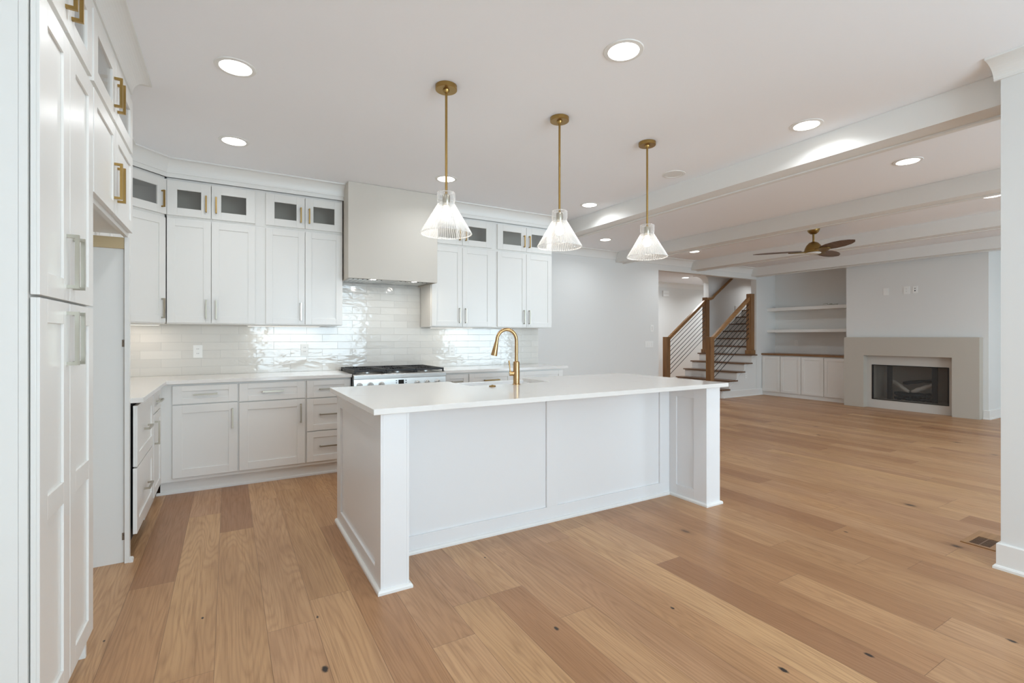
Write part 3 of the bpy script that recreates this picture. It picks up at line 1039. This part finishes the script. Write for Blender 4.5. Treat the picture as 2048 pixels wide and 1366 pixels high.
for x in PX:
    d = bpy.data.lights.new('pendant_light', 'POINT')
    d.energy = 0.7
    d.color = (1, 0.92, 0.8)
    d.shadow_soft_size = 0.03
    o = bpy.data.objects.new('pendant_light', d)
    o.location = (x, 2.667, CEIL - 0.83)
    C.objects.link(o)

# ------------------------------------------------------------------ recessed downlights
DLS = [
    (0.035, 3.065, 1, 'lit recessed downlight at the upper left, before the left cabinets'),
    (0.038, 4.226, 1, 'lit recessed downlight at the left, close to the back cabinets'),
    (1.768, 1.874, 1, 'largest lit recessed downlight, top middle above the island'),
    (1.762, 4.230, 1, 'lit recessed downlight behind the rod of the left pendant'),
    (3.496, 4.249, 1, 'lit recessed downlight between the middle and right pendants'),
    (3.500, 3.063, 0, 'unlit recessed downlight right of the right pendant rod'),
    (3.490, 1.883, 1, 'lit recessed downlight at the right, before the first beam'),
    (4.945, 1.838, 1, 'lit recessed downlight between the first two beams, near side'),
    (6.912, 1.836, 1, 'lit recessed downlight at the right edge, past the second beam'),
    (4.955, 5.645, 1, 'lit recessed downlight between the first two beams, near the far wall'),
    (6.972, 5.650, 1, 'lit recessed downlight left of the fan, near the far wall'),
    (8.78, 1.84, 1, 'lit recessed downlight hidden behind the third beam, near side'),
    (8.80, 5.65, 1, 'lit recessed downlight hidden behind the third beam, far side'),
    (0.035, 1.88, 1, 'lit recessed downlight above the camera, out of the picture'),
    (9.85, 8.25, 1, 'lit recessed downlight in the hall behind the stairs'),
    (7.6, 8.25, 1, 'unseen downlight added to brighten the hall, hidden by the opening header on the left'),  # invented fitting, added only to lift the dark hall
    (11.5, 7.1, 1, 'unseen downlight added to brighten the upper flight, hidden by the opening header'),  # added fill; stands in for light from the open stairwell above
    (12.1, 8.45, 1, 'unseen downlight added to brighten the hall, hidden behind the stair wall'),  # second added hall fill, no known fitting here
]
def make_dl(lit):
    r = thing('recessed_downlight', '', 'downlight', (0, 0, CEIL), 0, 'round recessed ceiling lights')
    MB().lathe([(0.078, -0.001), (0.080, -0.006), (0.100, -0.0045), (0.103, -0.001), (0.103, -0.0004), (0.078, -0.0004)], 40, closed=True).build('trim_ring', 'trim', r, smooth=True)
    MB().lathe([(0.078, -0.0006), (0.077, -0.0035), (0.02, -0.0042)], 36).build('lens', 'lamp' if lit else 'lens_off', r)
    return r
protos = {}
for (x, y, lit, lab) in DLS:
    if lit not in protos:
        protos[lit] = o = make_dl(lit)
    else:
        o = copy_tree(protos[lit])
    o.location = (x, y, CEIL)
    o['label'] = lab
    if lit:
        far = x > 4
        area_light('downlight_beam', (x, y, CEIL - 0.012), 0.15, 16.0 if y > 8 else 5.0 if y > 7 else (4.6 if far else 3.0), (0.90, 0.96, 1.0), spread=math.radians(150))

# under-cabinet lights
for (x0, x1, lab) in ((0.15, 0.80, 'thin light bar under the wall cabinets left of the hood'), (1.96, 2.50, 'thin light bar under the wall cabinets right of the hood')):
    r = thing('under_cabinet_light', lab, 'light bar', ((x0 + x1) / 2, 5.18, 1.371), 0, 'light bars under the wall cabinets')
    w = (x1 - x0) / 2
    box(-w, w, -0.012, 0.012, -0.009, -0.0006).build('housing', 'trim', r)
    box(-w + 0.01, w - 0.01, -0.008, 0.008, -0.0105, -0.0092).build('diffuser', 'led', r)
    area_light('under_cabinet_glow', ((x0 + x1) / 2, 5.18, 1.358), x1 - x0 - 0.1, 0.5 * (x1 - x0), (1, 0.93, 0.82), size_y=0.02)

r = thing('under_cabinet_light', 'thin light bar under the left wall cabinets, behind the fridge side panel', 'light bar', (-0.93, 4.0, 1.371), 0, 'light bars under the wall cabinets')
box(-0.012, 0.012, -0.4, 0.4, -0.009, -0.0006).build('housing', 'trim', r)
box(-0.008, 0.008, -0.39, 0.39, -0.0105, -0.0092).build('diffuser', 'led', r)
area_light('under_cabinet_glow', (-0.93, 4.0, 1.358), 0.02, 1.6, (1, 0.86, 0.72), size_y=0.78)
r = thing('under_cabinet_light', 'short light bar under the angled corner wall cabinet', 'light bar', (-0.66, 5.16, 1.371), 0, 'light bars under the wall cabinets')
box(-0.15, 0.15, -0.012, 0.012, -0.009, -0.0006).build('housing', 'trim', r)
box(-0.14, 0.14, -0.008, 0.008, -0.0105, -0.0092).build('diffuser', 'led', r)
area_light('under_cabinet_glow', (-0.66, 5.12, 1.358), 0.28, 0.45, (1, 0.88, 0.76), size_y=0.02)

# ------------------------------------------------------------------ ceiling fan
FC = (6.89, 3.625)
r = thing('ceiling_fan', 'brass ceiling fan with three dark wood blades between the beams', 'ceiling fan', (FC[0], FC[1], CEIL))
MB().lathe([(0.078, -0.0005), (0.076, -0.02), (0.062, -0.055), (0.035, -0.078), (0.018, -0.082)], 32).build('canopy', 'brass_dark', r, smooth=True)
MB().tube([(0, 0, -0.08), (0, 0, -0.19)], 0.0125, 14).build('downrod', 'brass_dark', r, smooth=True)
MB().lathe([(0.02, -0.185), (0.055, -0.20), (0.085, -0.235), (0.105, -0.28), (0.108, -0.30), (0.112, -0.305), (0.112, -0.325), (0.095, -0.333)], 36).build('motor', 'brass_dark', r, smooth=True)
MB().lathe([(0.090, -0.3335), (0.088, -0.345), (0.06, -0.353), (0.01, -0.355)], 32).build('light_lens', 'lens_off', r, smooth=True)
for k, a in enumerate((-117, 3, 123)):
    a = math.radians(a)
    def rot(p):
        x, y, z = p
        return (x * math.cos(a) - y * math.sin(a), x * math.sin(a) + y * math.cos(a), z)
    # curved bracket arm
    m = MB()
    pr_ = [(0.07, 0.05), (0.15, 0.062), (0.24, 0.045), (0.30, 0.02)]
    for (u0, w0), (u1, w1) in zip(pr_[:-1], pr_[1:]):
        vs = []
        for (uu, ww) in ((u0, w0), (u1, w1)):
            for s in (-1, 1):
                for dz in (-0.006, 0.004):
                    vs.append(m.bm.verts.new(rot((uu, s * ww, -0.318 + dz + -s * ww * 0.26))))
        q = vs
        for f_ in ((0, 1, 3, 2), (4, 6, 7, 5), (0, 4, 5, 1), (2, 3, 7, 6), (0, 2, 6, 4), (1, 5, 7, 3)):
            m.bm.faces.new([q[i] for i in f_])
    m.build('blade_arm', 'brass_dark', r)
    m = MB()
    prof = [(0.14, 0.03), (0.22, 0.062), (0.34, 0.082), (0.48, 0.083), (0.60, 0.070), (0.69, 0.042), (0.74, 0.004)]
    top, bot = [], []
    for (uu, ww) in prof:
        for lst, dz in ((top, 0.006), (bot, 0.0)):
            lst.append([m.bm.verts.new(rot((uu, s * ww, -0.308 + dz + -s * ww * 0.26))) for s in (-1, 1)])
    for i in range(len(prof) - 1):
        m.bm.faces.new((top[i][0], top[i + 1][0], top[i + 1][1], top[i][1]))
        m.bm.faces.new((bot[i][1], bot[i + 1][1], bot[i + 1][0], bot[i][0]))
        for s in (0, 1):
            m.bm.faces.new((top[i][s], bot[i][s], bot[i + 1][s], top[i + 1][s]))
    m.bm.faces.new((top[0][0], top[0][1], bot[0][1], bot[0][0]))
    m.bm.faces.new((top[-1][1], top[-1][0], bot[-1][0], bot[-1][1]))
    m.build('blade', 'blade', r)

# ------------------------------------------------------------------ fireplace
r = thing('fireplace', 'plain greige square fireplace surround with recessed firebox', 'fireplace', (9.85, 3.70, 0))
m = MB()
m.prism([(-0.938, 0), (-0.61, 0), (-0.61, 0.932), (0.62, 0.932), (0.62, 0), (0.94, 0), (0.94, 1.255), (-0.938, 1.255)], 0, 0, 0.149)
m.build('surround', 'surround', r, bevel=0.002)
m = MB()
m.box(0.125, 0.149, -0.61, -0.54, 0, 0.932); m.box(0.125, 0.149, 0.54, 0.62, 0, 0.932)
m.box(0.125, 0.149, -0.54, 0.54, 0, 0.15); m.box(0.125, 0.149, -0.54, 0.54, 0.768, 0.932)
m.build('inner_panel', 'panel', r)
m = MB()
FB = 0.56
m.box(0.151, FB, -0.552, -0.535, 0.152, 0.768); m.box(0.151, FB, 0.535, 0.552, 0.152, 0.768)
m.box(FB, FB + 0.02, -0.552, 0.552, 0.152, 0.768)
m.box(0.151, FB, -0.535, 0.535, 0.152, 0.165); m.box(0.151, FB, -0.535, 0.535, 0.755, 0.768)
m.build('firebox', 'firebrick', r)
m = MB()
for (a, b) in ((-0.54, -0.522), (0.522, 0.54)):
    m.box(0.118, 0.149, a, b, 0.150, 0.768)
m.box(0.118, 0.149, -0.522, 0.522, 0.150, 0.160); m.box(0.118, 0.149, -0.522, 0.522, 0.758, 0.768)
for y in (-0.33, 0.30):
    m.box(0.19, 0.22, y - 0.035, y + 0.035, 0.166, 0.754)
m.build('frame', 'black_metal', r)
box(0.132, 0.136, -0.521, 0.521, 0.161, 0.757).build('glass_door', 'fireglass', r)
gr = thing('fire_grate', 'black iron fire grate with ember bed inside the fireplace', 'grate', (10.20, 3.70, 0.1662))
m = MB()
for k in range(9):
    y = -0.24 + k * 0.06
    m.tube([(-0.12, y, 0.045), (0.12, y, 0.045)], 0.007, 8)
m.tube([(-0.08, -0.26, 0.034), (-0.08, 0.26, 0.034)], 0.008, 8); m.tube([(0.08, -0.26, 0.034), (0.08, 0.26, 0.034)], 0.008, 8)
for (x, y) in ((-0.08, -0.24), (-0.08, 0.24), (0.08, -0.24), (0.08, 0.24)):
    m.tube([(x, y, 0.0), (x, y, 0.034)], 0.008, 8)
m.build('bars', 'black_metal', gr)
m = MB()
for k in range(60):
    x, y, s = random.uniform(-0.13, 0.06), random.uniform(-0.26, 0.26), random.uniform(0.012, 0.024)
    m.box(x - s, x + s, y - s, y + s, 0.0 if k % 2 else 0.012, s * 1.1)
o = m.build('embers', 'char', gr)
o['kind'] = 'stuff'
def logm(p0, p1, r0, name_m, lab):
    p0, p1 = Vector(p0), Vector(p1)
    c = (p0 + p1) / 2
    n = 9
    pts, rr = [], []
    for i in range(n):
        f = i / (n - 1)
        p = p0.lerp(p1, f) - c
        p += Vector((random.uniform(-1, 1), random.uniform(-1, 1), random.uniform(-1, 1))) * 0.006
        pts.append(p)
        rr.append(r0 * random.uniform(0.82, 1.1) * (0.72 if i in (0, n - 1) else 1))
    o = MB().tube(pts, rr, 11).build('gas_log', name_m, smooth=True)
    o.location = c
    tag(o, lab, 'log', 'ceramic logs in the fireplace')
GZ = 0.166
logm((10.22, 3.43, GZ + 0.100), (10.23, 3.99, GZ + 0.100), 0.036, 'char', 'long blackened log lying at the back of the grate')
logm((10.12, 3.50, GZ + 0.095), (10.12, 3.93, GZ + 0.090), 0.030, 'char', 'short blackened log lying at the front of the grate')
logm((10.09, 3.74, GZ + 0.155), (10.21, 4.02, GZ + 0.310), 0.034, 'log', 'pale log leaning up to the left across the pile')
logm((10.09, 3.69, GZ + 0.158), (10.17, 3.40, GZ + 0.300), 0.036, 'log', 'pale forked log leaning up to the right')
logm((10.27, 3.44, GZ + 0.36), (10.26, 3.88, GZ + 0.285), 0.030, 'char', 'blackened log lying on top of the pile')

# ------------------------------------------------------------------ built-in cabinets, shelves
BX = 10.11
r = thing('built_in_cabinet', 'low white built-in cabinet with four framed doors left of the fireplace', 'cabinet', (BX, YF - 0.002, 0), -PI / 2)
m = MB()
m.box(0, 1.727, 0, XR - BX - 0.001, 0, 0.868)
m.build('body', 'cabinet', r)
for (a, b) in ((0.012, 0.404), (0.420, 0.835), (0.851, 1.275), (1.291, 1.716)):
    add_front(r, 'door', a, b, 0.085, 0.845, rail=0.055)
tag(box(BX - 0.035, XR - 0.001, 4.672, YF - 0.001, 0.869, 0.905).build('wood_countertop', 'oak_top', bevel=0.002), 'brown oak top on the built-in cabinet', 'countertop')
tag(box(10.29, XR - 0.001, 4.672, YF - 0.001, 1.825, 1.892).build('wall_shelf', 'trim', bevel=0.002), 'upper thick white shelf in the niche left of the fireplace', 'shelf', 'shelves in the niche')
tag(box(10.29, XR - 0.001, 4.672, YF - 0.001, 1.358, 1.418).build('wall_shelf', 'trim', bevel=0.002), 'lower thick white shelf in the niche left of the fireplace', 'shelf', 'shelves in the niche')
pts = []
for i in range(60):
    f = i / 59
    pts.append((10.45 + 0.05 * math.sin(f * 11), 5.02 + 0.26 * f + 0.03 * math.sin(f * 19), 1.8975 + 0.022 * abs(math.sin(f * 9)) + 0.02 * f))
cb_ = MB().tube(pts, 0.004, 6).build('loose_cable', 'cable', smooth=True)
tag(cb_, 'loose tangled cable lying on the upper niche shelf', 'cable')

# ------------------------------------------------------------------ staircase
RISE, RUN, N0 = 0.1765, 0.251, 8.70
r = thing('staircase', 'staircase rising to the right, white risers, oak treads and posts, slanted black rods', 'staircase', (0, 0, 0))
NS = 13
for i in range(1, NS + 1):
    xn = N0 + RUN * (i - 1)
    z = RISE * i
    openside = i <= 5
    y0 = 6.372 if openside else YF + 0.125
    y1 = 7.775 if openside else 7.648
    if i == 6:
        y0, y1 = 6.372, 7.775
    xe = xn + RUN + 0.028
    if i == 6:
        MB().prism([(xn, y0 if xn < OX1 else YF + 0.125), (xe, YF + 0.125), (xe, 7.648), (xn, 7.648)], 2, z - 0.026, z).build('tread', 'oak_y', r, bevel=0.003)
    elif i < 6:
        xe2 = min(xe, OX1 - 0.002)
        m = MB().box(xn, xe2, y0, y1, z - 0.026, z)
        m.build('tread', 'oak_y', r, bevel=0.003)
    else:
        MB().box(xn, xe, y0, y1, z - 0.026, z).build('tread', 'oak_y', r, bevel=0.003)
    ry0, ry1 = (6.402, 7.745) if i <= 5 else (YF + 0.125, 7.648)
    box(xn + 0.028, xn + 0.046, ry0, ry1, z - RISE + 0.0005, z - 0.0265).build('riser', 'trim', r)
# closed side walls under the flight
for (ya, yb) in ((6.4005, 6.42), (7.725, 7.744)):
    pts = [(N0 + 0.047, 0)]
    for i in range(1, 6):
        x = N0 + 0.047 + RUN * (i - 1)
        pts.append((x, RISE * i - 0.027))
        pts.append((min(x + RUN, OX1 - 0.003), RISE * i - 0.027))
    pts.append((OX1 - 0.003, 0))
    MB().prism(pts, 1, ya, yb).build('side_panel', 'wall', r)
# diagonal panel moulding and skirt
m = MB()
a, b = Vector((9.00, 0.21)), Vector((9.895, 0.865))
n = Vector((-(b - a).y, (b - a).x)).normalized() * 0.006
m.prism([tuple(a - n), tuple(b - n), tuple(b + n), tuple(a + n)], 1, 6.394, 6.4)
m.build('panel_moulding', 'trim', r)
m = MB()
s0, s1 = Vector((9.955, 1.06 + 0.10)), Vector((10.95, 1.06 + 0.10 + 0.995 * RISE / RUN))
m.prism([(9.955, 0.9), tuple(s0), tuple(s1), (10.95, 2.04), (12.0, 2.04 + 0.05), (12.0, 1.9), (10.95, 1.3)], 1, 7.636, 7.6495)
m.build('skirt_board', 'trim', r)
struct('baseboard_stair', MB().sweep([(N0 + 0.05, YF), (XR - 0.5, YF)], BB), 'trim')

def newel(p, x, y, z0, z1, half=0.058, foot=True):
    o = MB().box(x - half, x + half, y - half, y + half, z0, z1).build('newel_post', 'oak_v', p, bevel=0.003)
    return o

def railing(p, y):
    """two posts, a slab handrail and its rods"""
    xa, xb = 8.50, 9.84
    za, zb_ = 1.262, 2.20
    newel(p, xa, y, 0.0, za)
    newel(p, xb, y, RISE * 5, zb_)
    MB().box(xb - 0.078, xb + 0.078, y - 0.078, y + 0.078, RISE * 5 + 0.001, RISE * 5 + 0.09).build('newel_base', 'oak_v', p, bevel=0.004)
    x0, x1 = xa + 0.06, xb - 0.06
    sl = 0.715
    zr0 = 1.262
    zr1 = zr0 + sl * (x1 - x0)
    hr = MB().prism([(x0, zr0 - 0.085), (x1, zr1 - 0.085), (x1, zr1), (x0, zr0)], 1, y - 0.03, y + 0.03).build('handrail', 'oak_x', p, bevel=0.006)
    for k in range(8):
        dz = -0.165 - k * 0.103
        MB().tube([(x0 - 0.01, y, zr0 + dz), (x1 + 0.01, y, zr1 + dz)], 0.0065, 8).build('rod', 'black_metal', hr, smooth=True)
railing(r, 6.50)
railing(r, 7.64)
# wall handrail carrying on upstairs
m = MB()
m.tube([(9.78, 7.56, 2.155), (9.90, 7.55, 2.165), (9.98, 7.56, 2.19), (10.10, 7.58, 2.27), (11.2, 7.58, 3.02)], [0.03] * 5, 12)
tag(m.build('wall_handrail', 'oak_x', smooth=True), 'dark oak handrail on the stairwell wall rising from the far post', 'handrail')

# ------------------------------------------------------------------ plates, outlets, switches
def plate(name, label, cat, loc, rz, w, h, parts, grp=None):
    """flush wall plate; parts: list of (name, x, z, w, h, material)"""
    r = thing(name, label, cat, loc, rz, grp)
    box(-w / 2, w / 2, -0.006, -0.0003, -h / 2, h / 2).build('plate', 'rubber', r, bevel=0.0015)
    for (n, x, z, a, b, mm, dz) in parts:
        box(x - a / 2, x + a / 2, -0.0075 - dz, -0.0062, z - b / 2, z + b / 2).build(n, mm, r)
    return r
def outlet_parts():
    q = []
    for s in (-1, 1):
        q.append(('socket', 0, s * 0.021, 0.030, 0.026, 'rubber', 0.0))
        q.append(('slot', -0.006, s * 0.021 + 0.003, 0.0025, 0.009, 'slot', 0.0012))
        q.append(('slot', 0.006, s * 0.021 + 0.003, 0.0025, 0.009, 'slot', 0.0012))
    return q
OG = 'white wall outlets'
YT = YW - 0.011
plate('wall_outlet', 'white double outlet in the tiles over the left corner cabinet', 'outlet', (-0.240, YT, 1.127), 0, 0.072, 0.117, outlet_parts(), OG)
plate('wall_outlet', 'white double outlet in the tiles just left of the range', 'outlet', (0.667, YT, 1.130), 0, 0.072, 0.117, outlet_parts(), OG)
plate('wall_outlet', 'white double outlet in the tiles right of the range', 'outlet', (2.275, YT, 1.105), 0, 0.072, 0.117, outlet_parts(), OG)
plate('wall_outlet', 'white outlet on the panelled wall below the stairs', 'outlet', (9.53, YF, 0.44), 0, 0.072, 0.117, outlet_parts(), OG)
plate('wall_outlet', 'white outlet at the back of the niche above the oak top', 'outlet', (XR, 5.93, 1.13), -PI / 2, 0.072, 0.117, outlet_parts(), OG)
plate('wall_outlet', 'white outlet high on the chimney breast, right one with black dots', 'outlet', (CHX, 3.615, 2.06), -PI / 2, 0.072, 0.117,
      [('socket', 0, 0.021, 0.012, 0.012, 'slot', 0.001), ('socket', 0, -0.018, 0.018, 0.018, 'black', 0.001)], OG)
plate('wall_outlet', 'white outlet high on the chimney breast, just left of the black-dotted one', 'outlet', (CHX, 3.735, 2.058), -PI / 2, 0.085, 0.13, outlet_parts(), OG)
plate('blank_plate', 'blank white plate on the chimney breast, leftmost of three', 'wall plate', (CHX, 4.035, 2.058), -PI / 2, 0.08, 0.125, [])
sw = []
for k in range(4):
    sw.append(('rocker', -0.069 + k * 0.046, 0, 0.032, 0.066, 'rubber', 0.0015))
plate('light_switch', 'wide four-gang white light switch left of the stair opening', 'switch', (6.66, YF, 1.125), 0, 0.21, 0.117, sw)
plate('thermostat', 'small white wall control above the four-gang switch', 'wall control', (6.735, YF, 1.42), 0, 0.075, 0.125, [('toggle', 0, 0, 0.022, 0.07, 'lens_off', 0.004)])
r = thing('door_chime', 'small white door chime box high on the hall wall', 'chime', (10.28, 9.3, 2.44))
box(-0.11, 0.11, -0.05, -0.001, -0.08, 0.08).build('cover', 'rubber', r, bevel=0.006)
box(-0.09, 0.09, -0.052, -0.0505, -0.01, 0.01).build('grille', 'lens_off', r)

# floor register flush in the planks
r = thing('floor_vent', 'wooden floor register beside the right wall end', 'vent', (4.05, 1.10, 0), 0)
m = MB()
m.box(-0.16, 0.16, -0.08, -0.048, 0.0003, 0.005); m.box(-0.16, 0.16, 0.048, 0.08, 0.0003, 0.005)
m.box(-0.16, -0.135, -0.048, 0.048, 0.0003, 0.005); m.box(0.03, 0.16, -0.048, 0.048, 0.0003, 0.005)
m.build('frame', 'oak_x', r)
m = MB()
for k in range(11):
    x = -0.135 + k * 0.015
    m.box(x, x + 0.006, -0.048, 0.048, 0.001, 0.0042)
m.box(-0.135, 0.03, -0.003, 0.003, 0.001, 0.0041)
m.build('grille', 'oak_y', r)
box(-0.135, 0.03, -0.048, 0.048, 0.0002, 0.0008).build('duct', 'dark', r)
